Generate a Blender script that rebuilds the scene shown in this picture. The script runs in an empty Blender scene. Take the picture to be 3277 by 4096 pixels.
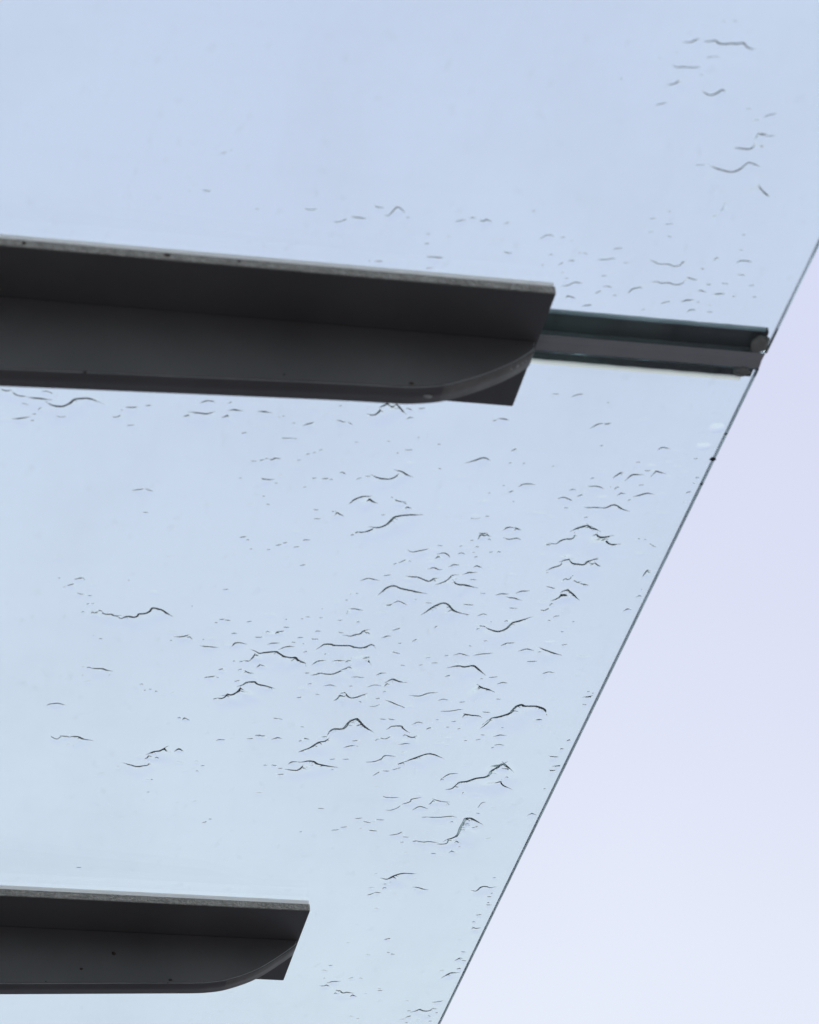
import bpy, bmesh, math, random
from mathutils import Vector, Matrix, noise
random.seed(7)
R = math.radians
sc = bpy.context.scene
COL = sc.collection

# ---------------------------------------------------------------- camera
# Standing under a glass canopy (underside 3.5 m up), looking up and along it with a long lens.
CAM = Vector((0, 0, 1.6))
PITCH, ROLL, AZ = R(38.0), R(4.45), R(13.881)
F0 = Vector((math.sin(AZ), math.cos(AZ), 0)); R0 = Vector((math.cos(AZ), -math.sin(AZ), 0)); Z = Vector((0, 0, 1))
FW = math.cos(PITCH) * F0 + math.sin(PITCH) * Z
U0 = -math.sin(PITCH) * F0 + math.cos(PITCH) * Z
RT = math.cos(ROLL) * R0 - math.sin(ROLL) * U0
UP = math.cos(ROLL) * U0 + math.sin(ROLL) * R0
cd = bpy.data.cameras.new('camera')
cam = bpy.data.objects.new('camera', cd); COL.objects.link(cam)
cam.matrix_world = Matrix(((RT.x, UP.x, -FW.x, CAM.x), (RT.y, UP.y, -FW.y, CAM.y), (RT.z, UP.z, -FW.z, CAM.z), (0, 0, 0, 1)))
cd.sensor_fit = 'VERTICAL'; cd.sensor_height = 36.0; cd.sensor_width = 28.8
cd.lens = 36.0 * 13000 / 4096
cd.clip_start = 0.05; cd.clip_end = 2000
cd.dof.use_dof = True; cd.dof.focus_distance = 3.6; cd.dof.aperture_fstop = 10.0
sc.camera = cam

# ---------------------------------------------------------------- sky and sun (bright overcast day)
SUN_EL, SUN_AZ = R(58), R(200)        # azimuth clockwise from +Y: behind the viewer
w = bpy.data.worlds.new('World'); sc.world = w; w.use_nodes = True
nt = w.node_tree; nt.nodes.clear()
out = nt.nodes.new('ShaderNodeOutputWorld'); bg = nt.nodes.new('ShaderNodeBackground')
sky = nt.nodes.new('ShaderNodeTexSky'); sky.sky_type = 'NISHITA'; sky.sun_disc = False
sky.sun_elevation = SUN_EL; sky.sun_rotation = SUN_AZ; sky.air_density = 1.0; sky.dust_density = 3.0
tc = nt.nodes.new('ShaderNodeTexCoord')
nz = nt.nodes.new('ShaderNodeTexNoise'); nz.inputs['Scale'].default_value = 2.4; nz.inputs['Detail'].default_value = 4
nz.inputs['Roughness'].default_value = 0.45
cr = nt.nodes.new('ShaderNodeValToRGB')      # the cloud deck: lavender-grey thicker parts, whiter thin parts
cr.color_ramp.elements[0].position = 0.30; cr.color_ramp.elements[0].color = (8.1, 8.42, 10.8, 1)
cr.color_ramp.elements[1].position = 0.70; cr.color_ramp.elements[1].color = (9.05, 9.9, 11.6, 1)
mx = nt.nodes.new('ShaderNodeMix'); mx.data_type = 'RGBA'; mx.inputs[0].default_value = 0.93
L = nt.links.new
L(tc.outputs['Generated'], nz.inputs['Vector']); L(nz.outputs['Fac'], cr.inputs['Fac'])
sx = nt.nodes.new('ShaderNodeSeparateXYZ'); gr = nt.nodes.new('ShaderNodeValToRGB')   # an overcast deck, whiter towards the horizon
for i_, (p_, c_) in enumerate(((0.0, (1.28, 1.25, 1.14, 1)), (1.0, (.93, .95, 1.03, 1)), (.35, (1.27, 1.25, 1.145, 1)), (.50, (1.20, 1.18, 1.115, 1)), (.70, (1.03, 1.02, 1.07, 1)))):
    e_ = gr.color_ramp.elements[i_] if i_ < 2 else gr.color_ramp.elements.new(p_)
    e_.position = p_; e_.color = c_
mu = nt.nodes.new('ShaderNodeMix'); mu.data_type = 'RGBA'; mu.blend_type = 'MULTIPLY'; mu.inputs[0].default_value = 1.0
L(tc.outputs['Generated'], sx.inputs[0]); L(sx.outputs['Z'], gr.inputs[0])
L(sky.outputs[0], mx.inputs[6]); L(cr.outputs[0], mx.inputs[7]); L(mx.outputs[2], mu.inputs[6]); L(gr.outputs[0], mu.inputs[7]); L(mu.outputs[2], bg.inputs['Color'])
bg.inputs['Strength'].default_value = 0.08; L(bg.outputs[0], out.inputs[0])
sd = bpy.data.lights.new('sun', 'SUN'); sd.energy = 0.9; sd.angle = R(14); sd.color = (1, 0.97, 0.93)
sun = bpy.data.objects.new('sun', sd); COL.objects.link(sun); sun.location = (0, -5, 12)
sdir = Vector((math.sin(SUN_AZ) * math.cos(SUN_EL), math.cos(SUN_AZ) * math.cos(SUN_EL), math.sin(SUN_EL)))
sun.rotation_euler = sdir.to_track_quat('Z', 'Y').to_euler()

sc.view_settings.view_transform = 'Standard'; sc.view_settings.look = 'None'
sc.view_settings.exposure = 0.0; sc.view_settings.gamma = 1.0
c = sc.cycles
c.max_bounces = 14; c.transmission_bounces = 12; c.glossy_bounces = 6; c.diffuse_bounces = 4; c.transparent_max_bounces = 12
c.caustics_refractive = True; c.caustics_reflective = True; c.blur_glossy = 0.0
c.sample_clamp_indirect = 6.0

# ---------------------------------------------------------------- materials
def mat(name):
    m = bpy.data.materials.new(name); m.use_nodes = True
    n = m.node_tree.nodes; n.clear()
    o = n.new('ShaderNodeOutputMaterial')
    return m, m.node_tree, n, o

def painted(name, ca, cb, scale, rough, bump=0.2, bscale=300, bdist=0.0006, spec=0.4, stretch=(1, 1, 1), cc=None):
    m, t, n, o = mat(name)
    b = n.new('ShaderNodeBsdfPrincipled'); co = n.new('ShaderNodeTexCoord'); mp = n.new('ShaderNodeMapping')
    mp.inputs['Scale'].default_value = stretch
    a = n.new('ShaderNodeTexNoise'); a.inputs['Scale'].default_value = scale; a.inputs['Detail'].default_value = 6
    r = n.new('ShaderNodeValToRGB'); r.color_ramp.elements[0].position = .35; r.color_ramp.elements[1].position = .68
    r.color_ramp.elements[0].color = (*ca, 1); r.color_ramp.elements[1].color = (*cb, 1)
    if cc:
        e = r.color_ramp.elements.new(.80); e.color = (*cc, 1)
    f = n.new('ShaderNodeTexNoise'); f.inputs['Scale'].default_value = bscale; f.inputs['Detail'].default_value = 4
    bp = n.new('ShaderNodeBump'); bp.inputs['Strength'].default_value = bump; bp.inputs['Distance'].default_value = bdist
    ln = t.links.new
    ln(co.outputs['Object'], mp.inputs[0]); ln(mp.outputs[0], a.inputs['Vector']); ln(a.outputs['Fac'], r.inputs[0])
    ln(r.outputs[0], b.inputs['Base Color']); ln(co.outputs['Object'], f.inputs['Vector']); ln(f.outputs['Fac'], bp.inputs['Height'])
    ln(bp.outputs[0], b.inputs['Normal']); ln(b.outputs[0], o.inputs[0])
    b.inputs['Roughness'].default_value = rough; b.inputs['Specular IOR Level'].default_value = spec
    return m

def glassy(name, col, ior, rough=0.0):
    m, t, n, o = mat(name)
    g = n.new('ShaderNodeBsdfGlass'); g.inputs['Color'].default_value = (*col, 1)
    g.inputs['IOR'].default_value = ior; g.inputs['Roughness'].default_value = rough
    t.links.new(g.outputs[0], o.inputs[0])
    return m

def frosted(name, gcol, dcol, fac, ior, rough):
    m, t, n, o = mat(name)
    g = n.new('ShaderNodeBsdfGlass'); g.inputs['Color'].default_value = (*gcol, 1)
    g.inputs['IOR'].default_value = ior; g.inputs['Roughness'].default_value = rough
    d = n.new('ShaderNodeBsdfDiffuse'); d.inputs[0].default_value = (*dcol, 1)
    co = n.new('ShaderNodeTexCoord'); a = n.new('ShaderNodeTexNoise'); a.inputs['Scale'].default_value = 24; a.inputs['Detail'].default_value = 6
    mr = n.new('ShaderNodeMapRange'); mr.inputs['From Min'].default_value = .3; mr.inputs['From Max'].default_value = .7
    mr.inputs['To Min'].default_value = max(0, fac - .14); mr.inputs['To Max'].default_value = min(1, fac + .14)
    mx = n.new('ShaderNodeMixShader'); ln = t.links.new
    ln(co.outputs['Object'], a.inputs['Vector']); ln(a.outputs['Fac'], mr.inputs['Value']); ln(mr.outputs[0], mx.inputs[0])
    ln(g.outputs[0], mx.inputs[1]); ln(d.outputs[0], mx.inputs[2]); ln(mx.outputs[0], o.inputs[0])
    return m

def milky(m, col, fac):
    t = m.node_tree; o = next(x for x in t.nodes if x.type == 'OUTPUT_MATERIAL'); src = o.inputs[0].links[0].from_socket
    tr = t.nodes.new('ShaderNodeBsdfTranslucent'); tr.inputs[0].default_value = (*col, 1)
    mx = t.nodes.new('ShaderNodeMixShader'); mx.inputs[0].default_value = fac
    t.links.new(src, mx.inputs[1]); t.links.new(tr.outputs[0], mx.inputs[2]); t.links.new(mx.outputs[0], o.inputs[0]); return m
def residue(m):
    """a very faint, patchy milky film of dried dirt on the glass"""
    t = m.node_tree; o = next(x for x in t.nodes if x.type == 'OUTPUT_MATERIAL'); src = o.inputs[0].links[0].from_socket; n = t.nodes
    co = n.new('ShaderNodeTexCoord'); mp = n.new('ShaderNodeMapping'); mp.inputs['Scale'].default_value = (1.3, .8, 1)
    a = n.new('ShaderNodeTexNoise'); a.inputs['Scale'].default_value = 5; a.inputs['Detail'].default_value = 6; a.inputs['Roughness'].default_value = .5
    b = n.new('ShaderNodeTexNoise'); b.inputs['Scale'].default_value = 55; b.inputs['Detail'].default_value = 3
    r1 = n.new('ShaderNodeMapRange'); r1.inputs['From Min'].default_value = .45; r1.inputs['From Max'].default_value = .75; r1.inputs['To Max'].default_value = .11
    r2 = n.new('ShaderNodeMapRange'); r2.inputs['From Min'].default_value = .62; r2.inputs['From Max'].default_value = .72; r2.inputs['To Max'].default_value = .05
    ad = n.new('ShaderNodeMath'); ad.operation = 'ADD'
    tr = n.new('ShaderNodeBsdfTranslucent'); tr.inputs[0].default_value = (1, 1, 1, 1); mx = n.new('ShaderNodeMixShader'); L = t.links.new
    L(co.outputs['Object'], mp.inputs[0]); L(mp.outputs[0], a.inputs['Vector']); L(mp.outputs[0], b.inputs['Vector'])
    L(a.outputs['Fac'], r1.inputs['Value']); L(b.outputs['Fac'], r2.inputs['Value']); L(r1.outputs[0], ad.inputs[0]); L(r2.outputs[0], ad.inputs[1])
    L(ad.outputs[0], mx.inputs[0]); L(src, mx.inputs[1]); L(tr.outputs[0], mx.inputs[2]); L(mx.outputs[0], o.inputs[0])
M_GLASS = glassy('canopy_glass', (0.985, 0.998, 0.970), 1.40)
M_EDGE = frosted('ground_glass_edge', (.80, .90, .92), (.19, .225, .23), .45, 1.40, .35)
M_DROP = glassy('clear_drop', (1, 1, 1), 1.40)
M_WATER = glassy('water', (.89, .98, 1), 1.40)
residue(M_GLASS)
M_PAINT = painted('dark_grey_paint', (.069, .065, .062), (.092, .087, .083), 7, .48, .12, 420, .0004, .45, (1, 1, 1), (.084, .080, .076))
M_RAW = painted('weathered_flange_edge', (.225, .21, .185), (.34, .32, .285), 160, .75, 1.0, 330, .0035, .3)
M_CUT = painted('lit_cut_edge', (.125, .117, .105), (.172, .162, .146), 60, .55, .35, 260, .001, .45)  # paler than the paint: horizon light on the curved end put into its colour
M_ARRIS = painted('arris_highlight', (.24, .245, .24), (.33, .33, .32), 40, .5, .3, 300, .001)
M_CHIP = painted('chipped_paint', (.30, .30, .28), (.45, .45, .42), 400, .6, .5, 900, .001)
M_RUST = painted('rust', (.020, .014, .010), (.045, .028, .018), 500, .85, .6, 900, .001)
M_TAPE = painted('bedding_tape', (.84, .82, .78), (.92, .90, .86), 30, .6, .3, 200, .001, .3, (1, 1, 1), (.62, .56, .45))
M_FILL = painted('grey_silicone', (.275, .27, .268), (.31, .302, .30), 25, .5, .2, 80, .001)
M_COVER = painted('black_rubber', (.006, .008, .008), (.020, .027, .024), 8, .6, .3, 60, .001, .15, (1, 5, 1))
t = M_COVER.node_tree; rp = next(x for x in t.nodes if x.type == 'VALTORGB')      # green-grey, turning black towards the tip
co = next(x for x in t.nodes if x.type == 'TEX_COORD'); sp = t.nodes.new('ShaderNodeSeparateXYZ'); ns = t.nodes.new('ShaderNodeTexNoise'); ns.inputs['Scale'].default_value = 14
ad = t.nodes.new('ShaderNodeMath'); ad.operation = 'MULTIPLY_ADD'; ad.inputs[1].default_value = .09
t.links.new(co.outputs['Object'], sp.inputs[0]); t.links.new(co.outputs['Object'], ns.inputs['Vector']); t.links.new(ns.outputs['Fac'], ad.inputs[0]); t.links.new(sp.outputs['X'], ad.inputs[2])
mr_ = t.nodes.new('ShaderNodeMapRange'); mr_.inputs['From Min'].default_value = 1.60; mr_.inputs['From Max'].default_value = 1.76
t.links.new(ad.outputs[0], mr_.inputs['Value']); t.links.new(mr_.outputs[0], rp.inputs[0])
for e_, c_ in zip(rp.color_ramp.elements, ((.035, .055, .047, 1), (.004, .004, .005, 1))): e_.color = c_
M_SMEAR = painted('cream_sealant', (.55, .53, .46), (.74, .73, .68), 45, .5, .3, 150, .001, .3, (1, 1, 1), (.5, .38, .25))
milky(M_SMEAR, (1, .97, .90), .9); milky(M_TAPE, (1, .98, .95), .85)
M_MILK = milky(glassy('milky_drop', (1, 1, 1), 1.4), (.97, .99, 1), .8)
M_BEAD = milky(painted('grey_bead', (.16, .18, .18), (.40, .44, .46), 22, .5, .3, 200, .001), (.5, .6, .62), .5)
M_EDGE2 = frosted('brightened_glass_edge', (.88, .95, .96), (.19, .225, .23), .25, 1.40, .25)  # same edge as the far pane, its brighter look put into the colour
M_BLOB = frosted('clear_silicone', (.72, .73, .70), (.34, .335, .30), .5, 1.42, .25)
M_DIRT = painted('dark_dirt', (.012, .014, .018), (.04, .04, .045), 300, .9, .6, 700, .001)

# ---------------------------------------------------------------- helpers
def link(name, me, mats, parent=None):
    o = bpy.data.objects.new(name, me); COL.objects.link(o)
    for m in (mats if isinstance(mats, (list, tuple)) else [mats]): me.materials.append(m)
    if parent: o.parent = parent
    return o
def tag(o, label=None, cat=None, group=None, kind=None):
    for k, v in (('label', label), ('category', cat), ('group', group), ('kind', kind)):
        if v: o[k] = v
    return o
def empty(name, loc):
    o = bpy.data.objects.new(name, None); COL.objects.link(o); o.location = loc; o.empty_display_size = .05
    return o
def finish(bm, name, mats, parent=None, smooth=False, bevel=0, seg=2):
    if bevel:
        es = [e for e in bm.edges if len(e.link_faces) == 2 and e.calc_face_angle(0) > R(30)]
        bmesh.ops.bevel(bm, geom=es, offset=bevel, segments=seg, affect='EDGES', profile=.5, clamp_overlap=True)
    bmesh.ops.recalc_face_normals(bm, faces=bm.faces)
    me = bpy.data.meshes.new(name); bm.to_mesh(me); bm.free()
    if smooth:
        for p in me.polygons: p.use_smooth = True
    return link(name, me, mats, parent)
def prism(pts, lo, hi, axis):
    """extrude a closed 2-D outline between lo and hi along axis ('y': pts are x,z; 'z': pts are x,y)"""
    bm = bmesh.new(); mk = (lambda p, a: (p[0], a, p[1])) if axis == 'y' else (lambda p, a: (p[0], p[1], a))
    v0 = [bm.verts.new(mk(p, lo)) for p in pts]; v1 = [bm.verts.new(mk(p, hi)) for p in pts]
    bm.faces.new(v0); bm.faces.new(v1[::-1])
    n = len(pts)
    for i in range(n): bm.faces.new((v0[i], v0[(i + 1) % n], v1[(i + 1) % n], v1[i]))
    bm.normal_update(); bmesh.ops.recalc_face_normals(bm, faces=bm.faces)
    return bm
def catmull(pts, step):
    P = [Vector(p) for p in pts]
    P = [P[0] * 2 - P[1]] + P + [P[-1] * 2 - P[-2]]
    o = []
    for i in range(1, len(P) - 2):
        a, b, c_, d = P[i - 1:i + 3]
        n = max(2, int((c_ - b).length / step))
        for k in range(n):
            t = k / n
            o.append(.5 * ((2 * b) + (c_ - a) * t + (2 * a - 5 * b + 4 * c_ - d) * t * t + (3 * b - a - 3 * c_ + d) * t ** 3))
    o.append(P[-2]); return o

# ---------------------------------------------------------------- the ground under the canopy
mg, t, n, o = mat('wet_paving')
b = n.new('ShaderNodeBsdfPrincipled'); co = n.new('ShaderNodeTexCoord'); br = n.new('ShaderNodeTexBrick')
br.inputs['Scale'].default_value = 1.6; br.inputs['Color1'].default_value = (.17, .172, .178, 1); br.inputs['Color2'].default_value = (.21, .21, .215, 1)
br.inputs['Mortar'].default_value = (.10, .10, .10, 1); br.inputs['Mortar Size'].default_value = .012
a = n.new('ShaderNodeTexNoise'); a.inputs['Scale'].default_value = .8; a.inputs['Detail'].default_value = 6
mr = n.new('ShaderNodeMapRange'); mr.inputs['To Min'].default_value = .35; mr.inputs['To Max'].default_value = .75
t.links.new(co.outputs['Object'], br.inputs['Vector']); t.links.new(co.outputs['Object'], a.inputs['Vector'])
t.links.new(br.outputs['Color'], b.inputs['Base Color']); t.links.new(a.outputs['Fac'], mr.inputs['Value']); t.links.new(mr.outputs[0], b.inputs['Roughness'])
t.links.new(b.outputs[0], o.inputs[0])
bm = bmesh.new(); bmesh.ops.create_grid(bm, x_segments=8, y_segments=8, size=600)
g = finish(bm, 'pavement', mg); tag(g, 'grey paving under the canopy', kind='structure')

# ---------------------------------------------------------------- the two glass panes
ZG, TH = 3.500, 0.012                    # underside of the glass, thickness
def xe(y): return 0.8674 - (y - 1.947) * 0.0407      # the free edge of the canopy
NDROP = 48
DROPS = ((.8435, 2.2035, .0074, .0082, .0021), (.8380, 2.2310, .0068, .0066, .0018))    # x, y, radii, depth
def drop_rim(rx, ry):
    return [(rx * math.cos(2 * math.pi * i / NDROP), ry * math.sin(2 * math.pi * i / NDROP) * (1 + .08 * math.cos(4 * math.pi * i / NDROP))) for i in range(NDROP)]
def pane(y0, y1, label):
    bm = bmesh.new()
    x0 = -3.0
    pts = [(x0, y0), (xe(y0), y0), (xe(y1), y1), (x0, y1)]
    bm = prism(pts, ZG, ZG + TH, 'z')
    es = [e for e in bm.edges if e.calc_face_angle(0) > R(30)]
    bmesh.ops.bevel(bm, geom=es, offset=.0010, segments=1, affect='EDGES')
    bmesh.ops.recalc_face_normals(bm, faces=bm.faces)
    bm.transform(Matrix.Translation((-x0, -(y0 + y1) / 2, -ZG)))
    o = empty('glass_pane', (x0, (y0 + y1) / 2, ZG))
    b2_ = bm.copy()
    bmesh.ops.delete(bm, geom=[f for f in bm.faces if f.normal.z > -.99], context='FACES')     # the wet top is the rain_water sheet
    if y0 > 2.1:        # let the hanging drops join the glass
        rim = [e for e in bm.edges]
        bmesh.ops.delete(bm, geom=list(bm.faces), context='FACES_ONLY')
        for cx, cy, rx, ry, h in DROPS:
            vs = [bm.verts.new((cx + x - x0, cy + y - (y0 + y1) / 2, 0)) for x, y in drop_rim(rx, ry)]
            rim += [bm.edges.new((vs[i], vs[(i + 1) % NDROP])) for i in range(NDROP)]
        bmesh.ops.triangle_fill(bm, use_beauty=True, use_dissolve=False, edges=rim, normal=(0, 0, -1))
        for f in bm.faces:
            f.normal_update()
            if f.normal.z > 0: f.normal_flip()
    bmesh.ops.delete(b2_, geom=[f for f in b2_.faces if abs(f.normal.z) > .99], context='FACES')
    for bb, nm, mt in ((bm, 'sheet', M_GLASS), (b2_, 'cut_edge', M_EDGE)):
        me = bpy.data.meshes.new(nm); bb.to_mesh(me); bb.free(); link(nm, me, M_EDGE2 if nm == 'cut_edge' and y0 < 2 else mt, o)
    return tag(o, label, 'glass pane', 'clear panes of the canopy roof')
pane(0.95, 2.0966, 'near clear glass pane of the canopy, above the dark joint and the longer steel arm')
pane(2.1180, 7.50, 'far clear glass pane of the canopy below the joint, covered in rain ripples')

# ---------------------------------------------------------------- steel tee beams
ZF = 3.486
def beam(xend, y0, prof, label, x0=-2.9):
    """prof: web underside (x, z) from the root to the rounded tip"""
    t = empty('support_arm', (x0, y0 + .076, ZF))
    inv = Matrix.Translation((-x0, -(y0 + .076), -ZF))
    def add(bm, name, mats, bevel=0, seg=2, smooth=False):
        bm.transform(inv); return finish(bm, name, mats, t, smooth, bevel, seg)
    # flange with a weathered near edge
    bm = prism([(x0, y0), (xend, y0), (xend - .0045, y0 + .1544), (x0, y0 + .1544)], ZF, ZF + .009, 'z')
    es = [e for e in bm.edges if e.calc_face_angle(0) > R(30)]
    bmesh.ops.bevel(bm, geom=es, offset=.0006, segments=2, affect='EDGES')
    bmesh.ops.recalc_face_normals(bm, faces=bm.faces)
    for f in bm.faces: f.material_index = 1 if abs(f.normal.z) < .95 else 0
    add(bm, 'flange', [M_PAINT, M_RAW])
    # web, tapering towards the tip and cut in a sweep
    yw = y0 + .0632
    sm = [tuple(p) for p in catmull([Vector(p) for p in prof], .004)]
    rootz = prof[0][1] - (prof[1][1] - prof[0][1]) / (prof[1][0] - prof[0][0]) * (prof[0][0] - x0)
    pts = [(x0, ZF + .0005), (x0, rootz)] + sm + [(sm[-1][0] + .0015, ZF + .0005)]
    bm = prism(pts, yw, yw + .024, 'y')
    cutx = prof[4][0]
    es = [e for e in bm.edges if e.calc_face_angle(0) > R(35)]
    bmesh.ops.bevel(bm, geom=es, offset=.0014, segments=3, affect='EDGES')
    bmesh.ops.recalc_face_normals(bm, faces=bm.faces)
    for f in bm.faces:
        f.smooth = abs(f.normal.y) < .97 and f.calc_area() < .0015
        cx = f.calc_center_median().x
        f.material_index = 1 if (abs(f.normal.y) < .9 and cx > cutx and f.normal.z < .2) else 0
        if -.985 < f.normal.y < -.16 and f.normal.z < .3: f.material_index = 2      # bevel highlight put into the colour of the sharp lower arris
    wb = add(bm, 'web', [M_PAINT, M_CUT, M_ARRIS])
    # pale bedding strip between flange and glass
    bm = prism([(x0, y0 + .0008), (xend - .001, y0 + .0008), (xend - .007, y0 + .152), (x0, y0 + .150)], ZF + .0092, ZG - .0002, 'z')
    bs = add(bm, 'bedding_strip', M_TAPE)
    return t, inv, yw
b1, i1, yw1 = beam(.6472, 2.0260, [(.171, 3.4035), (.439, 3.4165), (.508, 3.4190), (.530, 3.4202), (.5560, 3.4252), (.5770, 3.4336), (.5975, 3.4438), (.622, 3.4590), (.6405, 3.4745), (.6425, 3.4800)],
    'x')
b2, i2, yw2 = beam(.6078, 3.0630, [(.2707, 3.4122), (.447, 3.4220), (.488, 3.4243), (.505, 3.4262), (.522, 3.4298), (.545, 3.4388), (.563, 3.4486), (.582, 3.4625), (.6015, 3.4785), (.6032, 3.4825)],
    'x')
for b in (b1, b2): tag(b, None, 'support arm', 'tapered steel tee arms carrying the glass')
LB = ['longer dark grey steel tee arm crossing the picture, its tip at the dark glass joint',
      'shorter dark grey steel tee arm in the lower left corner, away from the joint']
b1['label'], b2['label'] = LB

def lump(name, parent, inv, cx, cy, cz, r, axis, m, seed, flat=.35, stretch=1.0):
    """small irregular spot stuck to a face; axis is the face's outward normal"""
    bm = bmesh.new(); bmesh.ops.create_icosphere(bm, subdivisions=3, radius=1)
    for v in bm.verts:
        k = 1 + .35 * noise.noise(v.co * 1.7 + Vector((seed, 0, 0)))
        v.co *= k
    if axis == 'y': S = Vector((r * stretch, r * flat, r))
    elif axis == 'z': S = Vector((r * stretch, r, r * flat))
    else: S = Vector((r * flat, r * stretch, r))
    for v in bm.verts: v.co = Vector((v.co.x * S.x + cx, v.co.y * S.y + cy, v.co.z * S.z + cz))
    if inv: bm.transform(inv)
    return finish(bm, name, m, parent, smooth=True)
# rust spots and chipped paint seen on the beams
lump('rust_spot', b1, i1, .184, 2.0260, 3.4912, 0.0016, 'y', M_RUST, 1)
lump('rust_spot', b1, i1, .306, 2.0260, 3.4915, 0.0018, 'y', M_RUST, 2, stretch=1.6)
lump('rust_spot', b1, i1, .368, 2.0260, 3.4918, 0.0010, 'y', M_RUST, 3, stretch=1.8)
lump('rust_spot', b1, i1, .243, yw1, 3.4075, 0.0010, 'y', M_RUST, 4, stretch=1.5)
lump('rust_spot', b1, i1, .415, yw1, 3.4230, 0.0009, 'y', M_RUST, 5)
lump('rust_spot', b1, i1, .527, yw1, 3.4245, 0.0014, 'y', M_RUST, 6, stretch=1.7)
for cx_, cz_, r_ in ((.6300, 3.4672, .0016), (.6250, 3.4632, .0020), (.6195, 3.4590, .0016), (.6340, 3.4700, .0011)):
    lump('paint_chip', b1, i1, cx_, yw1 + .009, cz_ - .0006, r_, 'z', M_CHIP, cx_ * 900, .4, 1.3)
lump('paint_chip', b1, i1, .5440, yw1 + .012, 3.4212, .0020, 'z', M_CHIP, 31, .25, 1.9)
lump('rust_spot', b2, i2, .3960, yw2, 3.4575, 0.0023, 'y', M_RUST, 7, stretch=.9)
lump('rust_spot', b2, i2, .3600, yw2, 3.4360, 0.0014, 'y', M_RUST, 8, stretch=1.4)
lump('rust_spot', b2, i2, .4590, yw2, 3.4270, 0.0014, 'y', M_RUST, 9, stretch=1.6)
lump('rust_spot', b2, i2, .3210, yw2, 3.4180, 0.0008, 'y', M_RUST, 10)
lump('rust_spot', b2, i2, .4560, yw2, 3.4235, 0.0006, 'y', M_RUST, 11)

# ---------------------------------------------------------------- the sealed joint between the panes
J0, J1 = 2.0966, 2.1180
jt = empty('glazing_joint', (-.9, (J0 + J1) / 2, ZG))
ji = Matrix.Translation((.9, -(J0 + J1) / 2, -ZG))
def jadd(bm, name, m, smooth=False):
    bm.transform(ji); return finish(bm, name, m, jt, smooth)
def strip(y0, y1, z0, z1, xa, xb, jit, n=520, seed=0, curve=0.0):
    """long strip with slightly wandering edges"""
    bm = bmesh.new(); rows = []
    for i in range(n + 1):
        x = xa + (xb - xa) * i / n
        a = jit * noise.fractal(Vector((x * 70, seed, 0)), 1, 2, 3); b_ = jit * noise.fractal(Vector((x * 70, seed + 9, 0)), 1, 2, 3)
        e0 = (x, y0 + a, z0); e1 = (x, y1 + b_, z0); m0 = (x, (y0 + y1) / 2, z0 + curve)
        rows.append([bm.verts.new(v) for v in (e0, m0, e1, (x, y1 + b_, z1), (x, y0 + a, z1))])
    for A, B in zip(rows, rows[1:]):
        for k in range(5): bm.faces.new((A[k], A[(k + 1) % 5], B[(k + 1) % 5], B[k]))
    bm.faces.new(rows[0]); bm.faces.new(rows[-1][::-1])
    return bm
jadd(strip(J0 + .0002, J1 - .0002, ZG + .0010, ZG + TH - .0004, -2.9, xe(J0) - .0015, .0, curve=.0012), 'silicone_filler', M_FILL)
jadd(strip(2.0752, 2.1362, ZG + TH + .0004, ZG + TH + .0065, -2.9, xe(J0) - .0035, .0007, seed=4), 'cover_strip', M_COVER)
jadd(strip(2.1364, 2.1428, ZG + TH + .0004, ZG + TH + .0012, -2.9, xe(J0) - .012, .0010, seed=21), 'sealant_smear', M_SMEAR)
jadd(strip(2.0712, 2.0743, ZG + TH + .0004, ZG + TH + .0030, -2.9, xe(J0) - .007, .0005, seed=33), 'sealant_bead', M_BEAD)
def blob(cx, cy, cz, rx, ry, rz, seed):
    bm = bmesh.new(); bmesh.ops.create_icosphere(bm, subdivisions=4, radius=1)
    for v in bm.verts:
        k = 1 + .22 * noise.noise(v.co * 1.3 + Vector((seed, 2, 0)))
        v.co = Vector((v.co.x * k * rx + cx, v.co.y * k * ry + cy, v.co.z * k * rz + cz))
    return bm
jadd(blob(.8515, 2.0850, ZG + .0018, .0082, .0118, .0036, 1), 'silicone_blob', M_BLOB, True)
jadd(blob(.8450, 2.1232, ZG + .0012, .0085, .0062, .0032, 5), 'silicone_blob', M_BLOB, True)
tag(jt, 'dark sealed joint with grey silicone between the two glass panes', 'joint')

# ---------------------------------------------------------------- drops and dirt by the free edge
def drop(cx, cy, rx, ry, h, label):
    V = [(0, 0, -h)]; F = []; N = NDROP; K = 12
    for k in range(1, K + 1):
        q = k / K
        for x, y in drop_rim(rx, ry): V.append((x * q, y * q, -h * (1 - q * q)))
    for i in range(N): F.append((0, 1 + (i + 1) % N, 1 + i))
    for k in range(K - 1):
        for i in range(N):
            a, b = 1 + k * N + i, 1 + k * N + (i + 1) % N
            F.append((a, b, b + N, a + N))
    me = bpy.data.meshes.new('water_drop'); me.from_pydata(V, [], F)
    for p in me.polygons: p.use_smooth = True
    o = link('water_drop', me, M_DROP); o.location = (cx, cy, ZG)
    return tag(o, label, 'water drop', 'drops hanging under the glass by its free edge')
for d_, l_ in zip(DROPS, ('upper one of the two pale drops under the glass by its slanting edge', 'lower one of the two pale drops under the glass by its slanting edge')):
    drop(*d_, l_)
def speck(cx, cy, cz, r, st, label, seed):
    o = lump('dirt_speck', None, None, 0, 0, 0, r, 'z', M_DIRT, seed, .5, st); o.location = (cx, cy, cz)
    return tag(o, label, 'dirt', 'dark dirt specks stuck to the free glass edge')

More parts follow.
